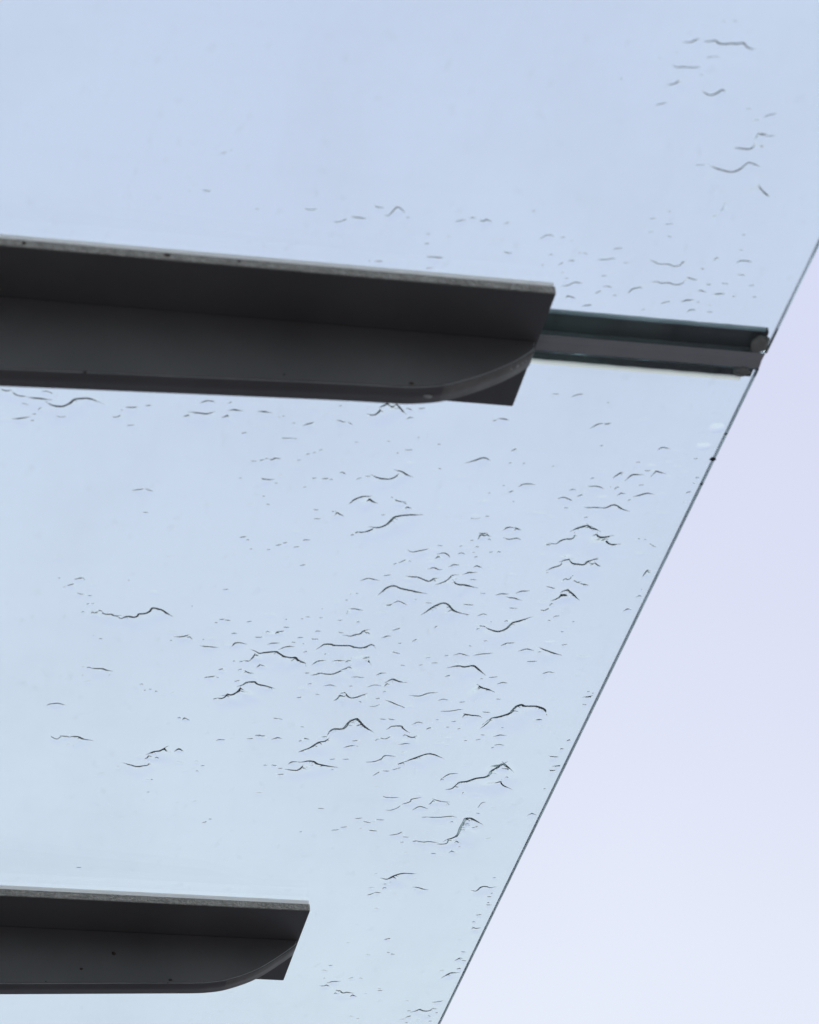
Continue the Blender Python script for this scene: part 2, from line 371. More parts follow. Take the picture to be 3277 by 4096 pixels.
speck(xe(2.2480) - .0034, 2.2480, ZG - .0004, .0025, 1.3, 'largest dark speck on the slanting glass edge, just below the two pale drops', 3)
speck(xe(2.2860) - .0024, 2.2860, ZG - .0003, .0013, 1.2, 'small dark speck on the slanting glass edge, lowest of the three', 8)
speck(xe(2.2105) - .0024, 2.2105, ZG - .0003, .0011, 1.6, 'faint small speck on the slanting glass edge beside the upper pale drop', 14)

# ---------------------------------------------------------------- rain water lying on the glass
# outlines of the water's near rims, millimetres on the top of the glass (y counted from 1600), with a size 1..6
RAIN = '''3 686.2,138.1 693.7,136.7 696.6,133.9 701.0,132.0
4 704.1,134.5 708.8,133.9 713.2,132.0 717.6,134.6 722.5,134.9 725.8,133.5 731.9,133.1 737.5,131.5 741.0,135.1 744.6,137.1 749.0,137.3
2 711.2,153.9 714.0,150.7 723.5,149.4
3 685.1,164.0 691.0,165.6 694.4,164.5 701.1,164.3 710.5,162.7
2 711.4,171.1 714.3,172.7
3 687.3,186.5 692.7,183.6 694.9,180.0
4 717.6,188.6 722.1,191.6 726.1,192.4 729.8,189.9 733.0,185.8 736.1,186.1 739.2,190.3
2 682.4,211.3 686.8,208.2 692.4,205.7
1 671.7,157.5 675.4,157.3
1 645.6,184.7 649.8,184.1
1 683.7,149.5 686.4,149.6
1 758.7,204.2 764.8,203.7
2 776.1,212.4 781.2,208.3 786.8,205.9
2 774.6,214.7 775.1,223.2
3 776.6,238.5 777.2,230.6
4 762.1,249.9 768.4,249.6 774.7,249.5 777.2,247.1 777.0,241.9
2 782.8,229.0 786.3,232.5 792.9,231.1
1 784.3,245.2 787.1,246.1
1 732.9,275.2 738.2,273.9 744.3,272.8
4 748.4,274.0 758.1,276.7 767.5,278.1 772.9,274.8 776.8,268.1 779.2,265.3 786.0,266.9 790.6,269.4
4 794.9,289.6 801.1,296.9 807.0,301.8 810.3,306.4
2 771.4,315.1 772.0,322.3 771.2,328.7
2 771.0,328.8 774.5,345.3
1 724.9,332.1 727.2,333.2 728.7,331.6
1 711.8,343.4 718.6,342.5
1 727.0,349.7 731.6,347.6 736.7,347.3
1 715.6,360.7 720.2,358.6
2 733.7,362.9 738.0,363.3
1 797.8,353.7 800.9,352.0
2 690.0,385.3 694.7,383.4 699.2,383.1
2 665.8,392.7 670.8,394.6
1 661.9,395.4 662.6,393.1
2 679.3,400.3 689.3,398.4 692.1,396.6 697.4,397.0
1 703.6,400.9 708.1,400.3
3 726.4,395.0 730.5,395.9 735.1,398.2 744.1,397.6 748.5,399.3 753.5,398.2 754.9,393.7 758.3,391.6
2 781.8,388.4 783.7,383.4
1 800.3,371.9 804.7,371.4
3 802.6,389.5 805.4,385.3 811.7,384.5 817.4,385.7
2 773.5,399.1 777.8,400.2
2 807.7,403.0 815.6,402.9
1 688.0,419.9 693.8,419.1
3 764.4,412.0 770.1,413.5 774.4,414.5
3 734.7,422.2 740.4,421.1 744.0,422.2 750.3,421.0 756.0,422.6 761.0,421.4 763.3,417.8
2 667.2,431.4 673.2,431.6
2 783.7,419.4 788.7,418.2
2 797.3,415.8 804.0,415.9
1 821.5,416.5 827.5,414.2
2 692.8,433.9 697.1,432.4 702.0,433.7
2 688.0,443.7 692.7,438.7
3 717.0,440.0 719.7,433.3 725.0,430.7 729.7,431.1
2 704.9,442.9 709.5,443.8
3 778.2,428.7 781.8,427.3 787.3,429.5
3 794.0,430.6 800.2,428.8 804.7,429.4
1 810.9,431.3 814.8,430.8
2 829.3,429.9 833.9,429.5
2 749.7,449.3 753.6,446.3 758.1,444.6
4 767.8,444.5 771.6,441.1 777.0,440.5
1 780.9,443.4 784.5,442.0
1 680.9,461.0 689.6,458.7
3 775.9,457.5 778.2,453.5 782.1,453.0 784.3,454.7
2 793.9,454.4 799.7,453.7
1 734.8,458.8 738.1,458.4
1 793.4,445.1 796.1,445.2
1 720.9,109.4 725.8,109.3
1 712.3,111.2 716.3,110.3
2 442.5,383.2 448.3,381.8 454.2,376.7
3 456.5,374.6 463.6,374.4 470.5,375.0
2 473.9,358.5 478.2,359.9 483.4,359.7
3 484.9,368.8 488.2,368.8 490.8,362.8 492.7,358.2 495.9,357.8 500.5,362.0 503.2,365.9
2 504.1,368.6 507.2,369.3
1 486.9,381.7 488.7,381.5
2 546.1,369.7 550.8,366.7 555.8,365.1
2 557.6,362.5 563.3,362.0
3 566.9,364.6 571.0,364.7 572.8,362.5 578.8,365.2
1 588.2,366.4 593.7,363.3
1 609.2,347.5 612.9,346.8
1 524.5,387.1 528.7,386.8
2 525.5,399.8 530.6,398.3
3 531.0,415.5 537.8,414.9 546.3,414.9
1 532.4,430.1 541.3,428.3
2 487.0,426.8 494.5,425.8
1 481.5,427.7 483.5,426.8
1 543.9,388.6 545.2,387.3
2 623.2,381.6 627.4,376.4 630.9,374.7 636.7,376.3
1 640.7,376.9 645.7,375.4
1 650.7,380.1 653.5,378.8
2 596.5,400.4 600.6,401.6 604.4,401.2
1 590.9,385.6 592.9,385.3
1 635.5,399.2 640.7,398.5
2 647.2,411.3 650.9,407.3
2 654.6,404.5 661.0,403.7
1 656.5,427.6 660.7,426.6
2 655.8,437.9 662.3,435.5 667.5,430.9 673.8,432.0
3 664.1,453.0 665.3,449.3 673.8,451.7
2 681.1,461.2 685.4,459.0 689.1,458.1
1 623.6,407.0 625.1,406.8
1 632.0,413.3 635.3,412.4
1 653.0,419.6 655.3,420.5
1 333.5,313.6 338.0,312.8 340.3,310.6
1 342.6,309.1 344.7,308.8
1 315.1,361.4 318.0,361.0
2 326.2,358.9 334.6,359.0
1 374.4,376.0 377.9,374.7
2 415.2,369.8 421.3,370.5 427.0,368.7
1 386.1,345.7 387.6,345.5
3 185.2,636.2 189.2,637.4 193.0,636.9
3 195.6,639.1 200.6,642.8 207.7,643.2
2 220.9,634.7 226.3,634.1 231.8,637.0
4 210.2,644.6 219.6,644.2 228.3,645.5
5 228.5,650.4 233.8,652.7 241.7,652.5 246.7,648.2 250.7,642.0 257.5,639.5 264.6,639.1 271.8,642.7
2 272.0,644.4 272.4,650.5
3 200.0,676.1 206.1,674.1 213.0,672.0
2 215.7,667.2 219.6,666.8
2 219.1,661.9 223.0,657.0
2 237.1,668.3 241.9,669.0 247.3,667.4
1 204.0,652.7 212.1,655.4
1 217.7,675.7 219.2,678.7
3 298.8,647.7 308.9,646.0
2 315.7,643.4 321.0,642.0
1 293.9,652.8 296.1,651.3
2 287.9,662.2 291.9,662.4 295.4,658.8
3 365.1,633.0 370.2,629.4 375.8,629.7 378.4,631.3
4 358.9,647.3 366.4,647.2 372.8,647.4 378.0,645.0
3 352.2,654.3 356.6,651.3
1 389.4,630.5 393.2,628.8
4 392.6,640.7 397.1,638.7 403.4,639.9
3 387.1,651.8 392.0,647.0
4 420.0,638.9 424.8,638.0 429.7,639.4
1 418.2,643.4 419.6,643.2
1 438.3,644.6 440.1,644.1
1 441.5,642.9 444.3,641.9
1 452.8,651.2 455.5,651.2
3 463.5,653.6 466.8,650.7 471.7,648.1
2 491.8,642.6 496.2,642.9 499.2,644.2 501.2,643.6
2 503.4,643.7 508.4,647.3
4 520.5,630.8 524.8,630.8 527.4,627.1 528.9,622.3
4 528.8,619.0 531.7,615.8 533.9,613.1
4 543.0,612.8 547.1,617.2 550.7,621.8 553.5,625.9
2 552.2,617.9 556.0,618.3 559.4,620.7
2 564.0,617.3 569.6,615.6
3 555.8,633.7 558.4,630.3 561.8,630.9
1 516.3,622.7 517.6,623.0
1 490.5,622.8 492.9,621.4
1 408.7,671.6 412.8,670.3
2 446.4,674.2 451.6,673.4 456.0,673.2
1 457.6,673.3 460.9,673.4
1 514.6,671.4 517.7,671.5
1 544.2,666.9 546.9,666.4
1 562.4,676.9 566.0,677.1 571.0,675.8
1 571.1,658.4 573.1,657.7
1 555.9,683.1 557.6,682.2
1 423.4,710.7 428.8,710.0
2 431.1,708.7 435.4,707.0
3 440.5,706.1 442.8,705.8 444.6,703.5 450.3,703.7
1 465.8,704.4 469.2,703.5
1 472.2,695.4 476.2,692.9
1 478.2,692.1 481.2,690.4
1 482.9,687.6 487.0,685.9
1 436.7,704.8 438.5,704.9
1 415.8,737.0 419.0,736.1
3 437.4,734.6 441.0,735.4 447.7,735.5
1 450.9,740.3 453.4,740.0
1 484.1,729.4 488.3,728.0
3 494.4,728.4 499.5,727.2
1 503.2,728.0 504.6,729.9
1 508.2,718.7 510.5,716.2
2 512.7,717.6 514.8,718.8
1 478.2,743.6 480.8,742.4
2 533.8,720.0 538.0,719.5
4 541.0,718.6 546.7,720.6 554.7,721.5 559.8,719.5 563.0,715.7
4 560.9,708.1 565.4,708.4 570.4,711.3 574.4,714.3 576.8,715.4
1 525.0,725.9 530.4,722.5
4 526.1,762.9 528.4,756.7 531.7,753.3 536.6,750.1 542.6,749.4
4 544.0,752.6 547.8,756.2 551.9,758.8
1 563.7,748.1 566.7,749.2
3 567.9,751.2 571.9,753.0 577.7,754.1
2 578.8,755.2 580.9,757.7
3 581.8,760.6 586.0,763.0
2 493.7,775.6 498.5,775.4
3 516.3,776.9 520.8,779.6 524.0,782.2
1 511.8,776.3 514.0,776.1
1 496.1,789.5 503.1,788.8
1 442.3,760.7 444.6,760.8
1 448.1,772.4 451.8,773.0
1 558.9,776.4 563.2,775.0
4 542.3,804.9 547.7,803.9 551.8,801.2 555.2,798.5
5 555.3,795.8 560.8,795.1 566.1,790.5 568.9,784.2 572.1,777.5 578.3,774.5 586.9,772.2 595.8,771.7
2 535.7,810.4 538.3,809.0
2 539.2,806.7 541.3,805.7
2 430.7,826.2 436.2,824.1
1 439.1,828.3 440.7,829.6
1 442.7,842.8 445.9,842.8
2 467.2,834.8 472.4,832.2
1 473.2,830.4 477.2,828.5
1 459.4,842.5 463.2,841.5
2 491.4,824.5 493.9,822.5 498.4,822.4
1 483.9,836.5 485.9,834.8 490.2,833.8
2 495.6,863.7 500.0,861.4
1 584.8,852.2 588.2,849.0
2 589.8,848.5 596.1,842.5
1 599.9,843.9 602.3,844.8
2 635.8,625.4 639.5,624.9
3 640.7,622.4 644.9,621.6 650.4,623.0
3 729.1,624.8 733.4,619.2 738.2,617.2
3 740.1,617.7 745.1,616.5
1 591.6,665.2 595.2,665.5
2 662.0,667.3 665.6,663.2
4 625.3,688.6 630.4,684.8 636.5,680.2 641.1,679.7 646.0,683.3
1 743.3,650.9 745.8,648.1
1 663.7,685.4 666.3,684.0
1 677.0,683.7 679.9,683.5
1 705.7,684.5 707.7,684.2
1 600.0,700.4 602.4,700.5
3 681.1,718.1 684.4,714.0 691.3,712.8 694.5,713.7
1 665.1,718.5 667.7,718.0
2 673.1,727.9 677.1,725.2
1 654.1,731.3 656.0,730.7
1 680.0,741.5 682.3,740.8
1 731.9,744.9 735.1,744.7
1 645.2,771.2 651.3,771.4 655.6,769.0
1 658.9,766.3 662.9,766.2
1 754.4,757.4 757.5,756.7
3 680.9,785.9 683.2,781.4 687.2,780.3 691.6,781.2
3 693.2,781.0 697.8,783.4
3 685.3,798.1 690.1,798.9 696.8,796.3 701.0,798.6
2 659.3,804.6 659.5,795.8
3 660.2,793.2 666.1,792.5
3 667.1,794.3 670.5,796.8
2 670.9,800.7 672.7,803.0
1 621.5,816.6 627.8,816.8
1 643.7,816.0 647.0,814.0
1 652.4,805.4 656.0,804.8
1 660.9,813.6 663.5,815.3
1 674.4,822.1 678.2,819.9
2 683.0,819.3 686.4,820.1
3 624.2,837.9 625.9,833.4
3 626.2,829.8 631.4,827.4 636.3,830.2 639.6,835.8
2 644.9,827.6 648.7,825.4 652.6,828.0
1 661.6,831.3 664.6,829.3
1 658.7,823.3 661.4,823.4
3 641.1,848.5 644.2,844.8 649.8,844.9
3 664.4,847.2 667.4,843.9 673.0,846.9
3 621.6,854.3 626.0,851.6 631.4,854.2 634.5,854.3
4 658.4,858.3 661.8,855.1 667.3,855.1
1 782.8,669.3 788.1,668.8
1 794.3,680.3 799.5,680.2
3 767.0,695.9 769.4,690.7 772.7,686.0 775.7,686.1
4 780.5,696.3 782.3,690.5 785.8,687.0 793.3,687.0
4 803.3,687.4 805.4,680.2 809.5,680.5 814.2,682.4
1 745.8,699.6 748.1,696.9 751.0,697.5
3 746.6,710.2 753.0,708.8 758.1,709.3 763.0,712.3
2 730.2,718.5 733.0,716.1 736.8,716.9
1 794.4,703.0 799.8,701.5
2 772.5,713.0 774.3,708.1 777.9,708.2
2 739.8,726.2 744.4,722.6
3 778.0,720.5 780.3,716.4 785.1,716.7
4 795.2,720.0 799.8,716.5 805.5,713.3 810.9,714.2
3 722.3,732.0 726.6,729.0 731.3,730.0 738.0,733.8
1 789.5,727.1 792.2,725.0
3 751.2,742.1 757.0,741.4 761.7,740.4 768.3,740.6
4 767.0,741.2 771.6,739.7 775.6,735.6 778.8,734.3 782.6,735.6 788.1,739.7 794.7,742.8
2 842.6,709.4 844.9,706.8 847.8,706.4
1 846.3,684.9 849.2,684.7
1 845.3,693.5 847.8,693.2
1 732.0,744.8 735.2,744.5
1 754.8,757.2 757.5,756.7
1 767.3,708.3 769.3,708.1
1 843.6,722.6 845.0,722.4
5 747.8,778.5 750.1,775.2 753.9,772.2 759.2,769.4 762.9,770.1
5 762.3,769.7 765.5,772.2 769.8,773.3 773.7,776.0
3 727.8,803.1 731.3,802.7
4 732.1,801.0 736.8,800.4 739.7,795.2 744.9,791.9 748.8,791.3 751.0,789.6 751.1,785.1
5 773.7,781.1 776.0,784.3 780.7,784.8 786.3,782.9
5 786.2,788.7 786.7,792.5 790.3,795.0 796.6,794.8
1 814.5,783.7 817.0,783.5
1 820.7,784.2 823.8,784.4
1 827.8,789.9 833.3,793.6 836.7,794.9
4 748.1,828.1 750.8,825.3 756.3,823.4
4 738.3,842.7 742.1,838.2 747.9,834.5 749.0,831.6
5 756.8,825.8 760.4,829.0 766.1,829.6 770.8,829.9 773.2,825.1 776.7,822.7 779.8,820.7
2 779.8,820.7 783.6,820.7
3 782.2,826.2 784.9,828.8 788.9,831.5
1 737.3,848.3 737.9,846.6
3 759.2,854.1 762.1,855.8 763.8,851.9
1 764.3,849.7 767.0,849.7
3 768.8,856.7 771.6,858.8 774.4,858.5
3 775.5,860.9 779.4,861.3 784.4,862.7
2 742.7,869.3 746.9,870.0 752.8,871.8
3 759.5,877.5 761.4,874.6 765.0,872.1
4 766.1,872.4 771.2,876.8 775.4,881.1 779.9,887.0
3 753.2,891.7 756.6,889.1 759.3,885.4 759.7,880.3
2 752.7,901.4 754.1,896.1
2 746.1,908.1 750.1,908.3 753.0,904.2
3 834.1,844.5 834.5,837.9 836.0,831.9 839.0,832.4
3 836.8,876.1 838.9,873.4 841.9,874.7
3 829.6,900.4 832.2,896.4 835.6,897.4
1 761.0,919.2 764.0,916.3 767.4,915.4
1 757.3,924.5 760.0,924.0
1 782.0,924.1 784.3,923.0
1 780.2,810.8 781.5,811.0
1 838.0,863.5 838.9,863.1
1 839.9,834.9 840.8,836.1
1 426.6,910.2 431.7,909.6
1 551.2,904.6 553.4,903.1
1 557.9,901.4 560.6,902.2
1 549.3,913.5 552.2,913.7
3 556.7,927.3 562.2,926.7 569.0,928.6
1 554.5,939.0 554.7,930.2
2 568.6,947.1 570.9,948.5
1 528.6,930.8 530.2,930.5
2 427.3,965.2 429.5,964.2
2 430.9,959.6 435.5,958.1
2 436.7,959.5 442.3,959.3
1 458.5,960.4 462.9,958.6
1 510.8,949.5 513.6,948.8
1 514.8,945.4 519.7,945.0
1 528.6,945.8 532.2,944.8
1 547.9,948.1 552.4,946.8
2 496.3,965.0 501.7,964.6
1 495.5,952.0 497.5,951.4
2 491.7,972.8 495.3,972.0 497.8,970.9
1 489.6,978.5 490.5,974.5
1 481.1,973.1 484.4,975.1
2 445.9,982.0 448.8,980.3 451.8,980.7
3 391.9,992.9 398.1,991.6 403.7,988.6
2 470.5,984.9 478.2,983.9
2 512.6,981.1 518.3,979.7
2 528.4,970.3 530.6,967.5 534.7,968.0
2 527.4,981.6 534.2,981.1
1 551.4,967.3 558.0,968.2
4 560.5,972.0 565.8,972.0 568.8,969.3 573.2,967.7 575.8,962.6 580.1,960.2
2 582.5,965.2 584.1,968.0
3 486.0,995.1 489.3,992.8 495.7,992.1
3 419.9,1005.6 428.0,1005.5 435.8,1006.2
3 449.2,1005.7 451.9,996.9 457.0,995.5 463.3,997.2
3 498.4,1002.7 501.5,999.0 507.0,996.4 511.8,996.8
1 508.4,988.7 512.9,989.4
1 419.4,994.1 421.2,994.3
1 406.1,990.7 409.8,996.2
1 520.1,990.2 521.9,990.8
5 537.3,995.4 541.1,989.0 548.5,987.4 551.1,988.9 557.0,988.9 567.5,988.1 573.2,990.1 579.8,990.4 584.1,987.9 588.1,984.1 591.9,985.6 593.5,988.8
5 475.2,1008.8 479.9,1010.9 484.9,1008.8 495.6,1006.2 499.6,1008.8 505.7,1013.5 512.4,1014.8 517.0,1013.7 521.4,1018.8 528.1,1023.1 529.2,1026.4
3 471.6,1025.3 474.6,1014.5
3 467.2,1025.7 471.6,1025.5
2 461.4,1027.8 464.4,1026.7
1 454.8,1027.5 457.1,1027.2
2 544.7,1008.2 544.9,1005.2
1 522.7,1005.6 525.7,1002.7
3 480.1,1036.4 482.5,1030.7
3 535.7,1024.9 538.2,1020.0 541.9,1017.2 547.7,1016.5
3 556.0,1016.4 559.3,1014.9 565.9,1015.4
5 573.9,1013.5 575.3,1019.0 574.0,1023.6
4 568.0,1030.3 573.5,1024.2
4 567.0,1031.0 562.4,1035.6 557.6,1038.8 546.3,1039.0
3 538.1,1043.3 546.3,1039.0
5 592.0,1006.1 592.4,1012.1 594.0,1016.9
2 530.9,1040.0 534.5,1039.7
3 470.7,1043.5 474.2,1045.6 477.6,1046.2
2 442.6,1044.0 446.6,1041.5
1 461.9,1043.1 465.6,1040.0
1 430.3,1059.5 432.8,1058.2
3 433.4,1057.7 439.6,1055.6
1 442.9,1056.7 445.2,1057.9
1 461.6,1062.8 466.7,1059.8
2 578.6,1042.6 584.3,1041.0 588.0,1041.6 592.2,1041.5
5 468.1,1069.7 471.5,1066.5 473.9,1062.5 482.4,1060.2 486.6,1064.2 494.1,1066.1 500.5,1068.9
2 500.8,1068.9 502.9,1072.8
5 469.0,1073.3 466.5,1080.4 462.5,1085.4 456.8,1087.6
4 456.8,1087.6 454.2,1092.5 450.0,1093.5
2 444.9,1095.5 447.7,1094.6
3 554.5,1060.4 559.8,1057.8 564.6,1059.5
1 579.0,1058.0 583.2,1057.5
2 529.7,1084.4 533.4,1082.5
2 567.8,1086.1 570.7,1082.1 572.4,1074.6
2 573.1,1071.8 576.5,1069.6
4 578.9,1071.8 584.5,1077.9 589.6,1076.5 595.0,1072.6 598.7,1070.1
2 595.9,1084.1 598.2,1086.8
1 536.6,1059.3 540.3,1057.4
1 547.9,1075.8 552.1,1075.9
2 512.3,1122.9 516.6,1123.0
1 518.2,1123.5 521.7,1124.4
1 542.3,1135.4 545.6,1135.2
1 413.4,1133.3 415.6,1132.1
1 420.8,1132.1 426.2,1136.2
2 459.2,1169.3 462.2,1167.3 467.6,1167.2
2 497.7,1156.7 499.9,1155.0
2 502.9,1154.7 504.9,1156.0 507.8,1155.2
1 490.2,1163.1 496.7,1161.8
3 516.7,1161.2 521.6,1157.4 525.8,1158.7
2 544.5,1162.5 546.2,1160.2
2 549.8,1155.5 555.2,1157.1
6 572.9,1144.5 573.2,1140.9 577.1,1135.1 584.3,1134.3 586.9,1131.9 588.7,1124.9 591.3,1118.7 595.5,1115.1 599.0,1114.3 605.4,1122.5 610.2,1128.4 617.2,1135.2
2 573.1,1150.5 573.5,1152.6
5 553.7,1176.7 556.9,1173.8 561.7,1166.4 565.7,1161.0 571.5,1158.6 574.4,1154.7
2 600.2,1155.8 605.7,1154.0
3 594.3,1168.1 599.6,1164.6 604.4,1163.6
1 606.7,1164.3 608.6,1164.9
3 595.4,827.1 599.9,829.5 607.3,826.4 614.7,823.2
3 558.4,881.1 565.5,876.0 576.1,878.4
2 579.6,870.4 586.2,868.0
4 603.2,868.7 613.7,868.5 620.4,871.7 625.8,873.4 629.0,869.1 633.0,868.6
3 633.2,879.9 642.5,870.5 645.9,862.2 651.6,860.5
5 650.5,871.6 654.7,875.1 664.0,875.7 672.9,879.0
2 664.7,866.7 672.2,866.5
5 581.4,899.1 585.3,889.6 592.5,884.5 600.2,887.9 612.0,890.6 624.9,894.2
1 679.9,888.0 685.9,887.3
3 696.5,888.8 701.0,885.9 707.6,885.8
3 715.8,883.2 720.1,879.4 726.7,878.6
4 709.4,891.3 715.6,891.3 721.4,894.0
3 597.2,914.1 601.4,909.6 606.9,911.7 612.4,915.8
2 597.5,916.1 597.9,925.2
1 615.4,908.0 619.7,904.2
1 629.5,909.1 635.7,909.1
5 630.5,927.3 637.3,915.0 646.0,907.3 652.5,908.9 660.6,918.2 669.8,922.9
2 669.8,922.9 677.3,924.1
2 667.2,907.6 677.9,907.4
1 713.1,908.2 723.5,908.4
2 685.3,924.9 690.1,921.0 695.1,922.1
5 698.7,943.7 706.0,946.7 712.4,947.4 717.7,942.6 721.7,932.9 728.9,927.6 735.9,923.4
2 691.4,941.4 696.6,941.5
1 688.9,949.3 689.6,945.8
1 700.0,933.2 702.0,933.0
1 714.0,931.0 716.4,929.3
1 645.5,950.7 648.1,945.9
2 604.7,958.6 612.0,953.7
3 597.6,972.2 601.4,968.3 605.5,968.2
1 628.4,975.8 632.2,969.8
1 615.3,979.3 619.0,978.9
1 699.9,966.5 704.4,965.3
3 719.1,972.8 724.2,967.3 732.7,965.3
1 780.3,964.3 786.1,961.9
1 774.9,941.5 778.1,941.5
2 612.6,994.3 620.8,996.9
3 676.1,992.6 681.7,989.5 690.2,992.8
3 695.4,991.6 702.4,988.0 712.9,985.8
3 739.8,978.9 746.8,974.3 753.6,976.3
4 760.9,971.7 771.5,976.1 783.2,980.9
1 647.4,1001.4 652.8,999.8
1 655.3,1009.0 662.0,1007.9
1 666.2,995.5 669.6,994.0
2 751.7,996.0 761.9,994.2
1 643.2,1014.6 647.0,1012.8
1 625.1,1015.9 629.5,1016.5
1 687.2,975.6 690.4,975.9
3 603.6,1036.1 607.3,1032.0 611.4,1031.6
5 675.5,1014.5 682.5,1010.7 690.7,1011.1 699.2,1008.3 705.8,1013.7 713.0,1022.1
2 673.6,1031.0 677.9,1028.1
1 713.2,1029.8 714.4,1031.8
2 719.3,1027.6 727.8,1025.4
3 730.6,1037.8 734.9,1034.5 740.1,1035.2
5 712.6,1043.1 718.2,1046.3 724.1,1048.1 728.5,1051.4
5 616.4,1046.4 619.2,1042.1 622.5,1040.5 628.5,1043.6 634.7,1045.4
2 614.9,1055.8 616.6,1049.5
2 615.8,1067.2 616.4,1063.4
1 615.3,1076.0 615.5,1079.8
1 606.7,1091.1 612.1,1090.8 616.8,1086.8
3 622.7,1079.3 628.6,1081.5 638.9,1087.6
2 639.4,1087.6 644.0,1090.2
2 598.6,1057.6 605.0,1053.2 611.5,1054.1
3 645.4,1067.8 654.9,1067.1 662.1,1061.6 671.3,1059.7
2 675.5,1073.6 680.3,1070.3 685.5,1071.6
1 697.6,1074.4 703.7,1072.8
1 735.0,1064.4 739.6,1064.3
2 681.7,1092.5 692.7,1090.4 699.4,1087.5 704.2,1086.6
6 735.7,1101.7 737.8,1098.3 745.3,1094.3 753.2,1088.1 754.8,1083.1 757.6,1074.9 763.1,1070.6 768.3,1072.8 779.2,1072.0 787.3,1074.9 791.6,1079.2 793.5,1086.0
3 730.3,1117.7 733.2,1111.6 737.2,1101.6
3 791.2,1095.8 792.0,1099.6
4 708.3,1094.4 715.9,1095.5 723.4,1096.0 726.8,1098.8
2 706.5,1101.6 707.6,1095.5
2 725.9,1088.8 734.2,1088.8
2 621.7,1112.5 628.2,1112.8
2 630.7,1111.6 637.3,1112.5
2 657.5,1118.9 662.4,1114.0 668.8,1116.2
1 696.7,1110.0 701.6,1108.2
1 680.1,1107.9 683.3,1107.6
1 673.3,1126.9 677.1,1122.3
1 693.8,1119.9 696.5,1119.6
1 705.8,1122.2 708.7,1120.9
1 750.8,1115.5 755.0,1115.1
4 633.6,1129.5 636.8,1124.3 646.6,1122.7 650.4,1127.7 656.1,1133.5
4 657.0,1140.5 661.5,1142.0 664.1,1140.8
2 651.3,1142.1 652.5,1138.7
2 629.1,1146.7 634.0,1148.1 638.3,1143.5
1 623.8,1153.1 626.6,1148.6
3 651.8,1156.6 656.6,1154.5 662.2,1154.9
1 732.6,1130.3 737.3,1130.2
3 748.1,1131.3 752.7,1128.2 758.4,1128.6
1 717.5,1142.6 720.5,1142.0
1 729.2,1140.4 734.3,1137.9
2 750.5,1147.9 755.6,1145.8 761.5,1146.8
1 748.6,1154.0 750.3,1151.2
3 623.8,1192.9 630.8,1190.6 636.4,1185.4 638.2,1179.9 642.5,1178.2 650.2,1179.3
5 662.8,1188.2 670.1,1180.9 683.1,1170.7 691.6,1171.1 698.7,1175.6
1 596.3,1190.2 603.6,1189.4
1 582.7,1192.2 588.8,1190.3
2 643.0,1207.5 649.9,1207.1
1 652.3,1204.9 660.6,1199.4
2 662.5,1189.9 664.7,1196.3
1 633.3,1218.8 639.9,1208.8
5 554.3,1200.1 561.1,1196.5 567.7,1197.1 572.1,1200.9 580.9,1203.3 590.6,1205.6
1 591.0,1210.5 591.4,1213.1
3 708.7,1215.1 713.9,1206.5 722.9,1204.3
1 707.3,1220.3 707.9,1216.9
6 725.1,1228.6 728.2,1220.5 736.1,1217.3 744.2,1210.8 754.7,1206.4 757.3,1196.7 763.9,1187.7 768.9,1180.6
6 768.9,1180.6 772.7,1184.5 777.0,1189.7
3 777.0,1195.4 777.0,1191.4
1 775.8,1211.6 776.6,1206.5
5 774.3,1215.1 776.9,1220.9 783.8,1226.0
3 717.7,1236.1 723.2,1232.8 725.1,1228.6
1 736.1,1244.4 736.1,1240.0
2 651.3,1255.7 658.6,1257.3 669.8,1256.2
3 676.0,1268.6 682.6,1263.4 683.5,1258.2 692.3,1254.3
1 659.5,1281.9 665.2,1281.7 671.0,1277.3 674.6,1271.1
3 708.9,1256.3 717.1,1258.9 724.9,1259.8
2 704.5,1267.4 707.4,1258.5
3 689.1,1278.9 693.9,1271.9 698.6,1271.4 704.4,1274.6
1 725.5,1262.5 727.5,1265.8
1 758.5,1268.5 761.0,1257.9 766.3,1255.7
1 759.5,1278.0 764.0,1278.3
4 818.2,1274.6 820.1,1272.0 823.5,1274.1
1 586.9,1285.7 593.6,1286.1
2 630.6,1301.3 638.0,1299.9
2 641.1,1306.5 648.7,1308.2
2 653.6,1301.5 662.2,1301.3
1 701.7,1291.8 707.3,1291.2
3 708.3,1291.1 720.6,1289.9 733.4,1286.6 738.0,1287.8
2 737.1,1296.9 738.5,1298.5
6 739.1,1333.2 746.1,1324.8 746.7,1308.9 748.0,1296.6 749.0,1289.5 755.8,1287.8 763.7,1293.2 768.1,1297.3
3 729.5,1343.4 738.5,1341.4 739.1,1333.2
2 767.5,1303.3 768.0,1311.3
3 705.0,1339.4 713.3,1340.4 719.9,1339.0 729.0,1340.6
2 701.7,1340.5 705.0,1339.4
4 750.4,1336.0 754.0,1339.2
2 755.4,1345.8 757.2,1347.8
1 608.5,1327.2 616.8,1325.3
1 617.8,1320.7 624.6,1318.6
2 650.0,1323.1 658.8,1323.9
2 673.7,1330.9 681.7,1327.6 685.7,1323.0
1 688.5,1332.6 695.7,1332.6
1 688.3,1343.6 691.9,1342.8
2 727.0,1362.9 731.4,1362.1
3 746.3,1358.5 747.7,1355.9
2 771.8,1015.7 778.1,1011.3 784.7,1012.2
4 826.1,1050.9 832.0,1048.4
1 825.7,1041.5 828.2,1040.6
1 826.6,1064.4 832.2,1064.4
1 831.7,1043.4 833.9,1043.2
2 825.3,1132.0 828.0,1129.1
2 823.0,1146.3 826.2,1146.9
3 814.9,1161.9 823.5,1162.3
3 822.9,1180.0 829.1,1177.7
3 820.9,1187.8 826.6,1187.6
1 822.4,1223.0 824.4,1223.5
1 265.8,910.0 268.0,909.2
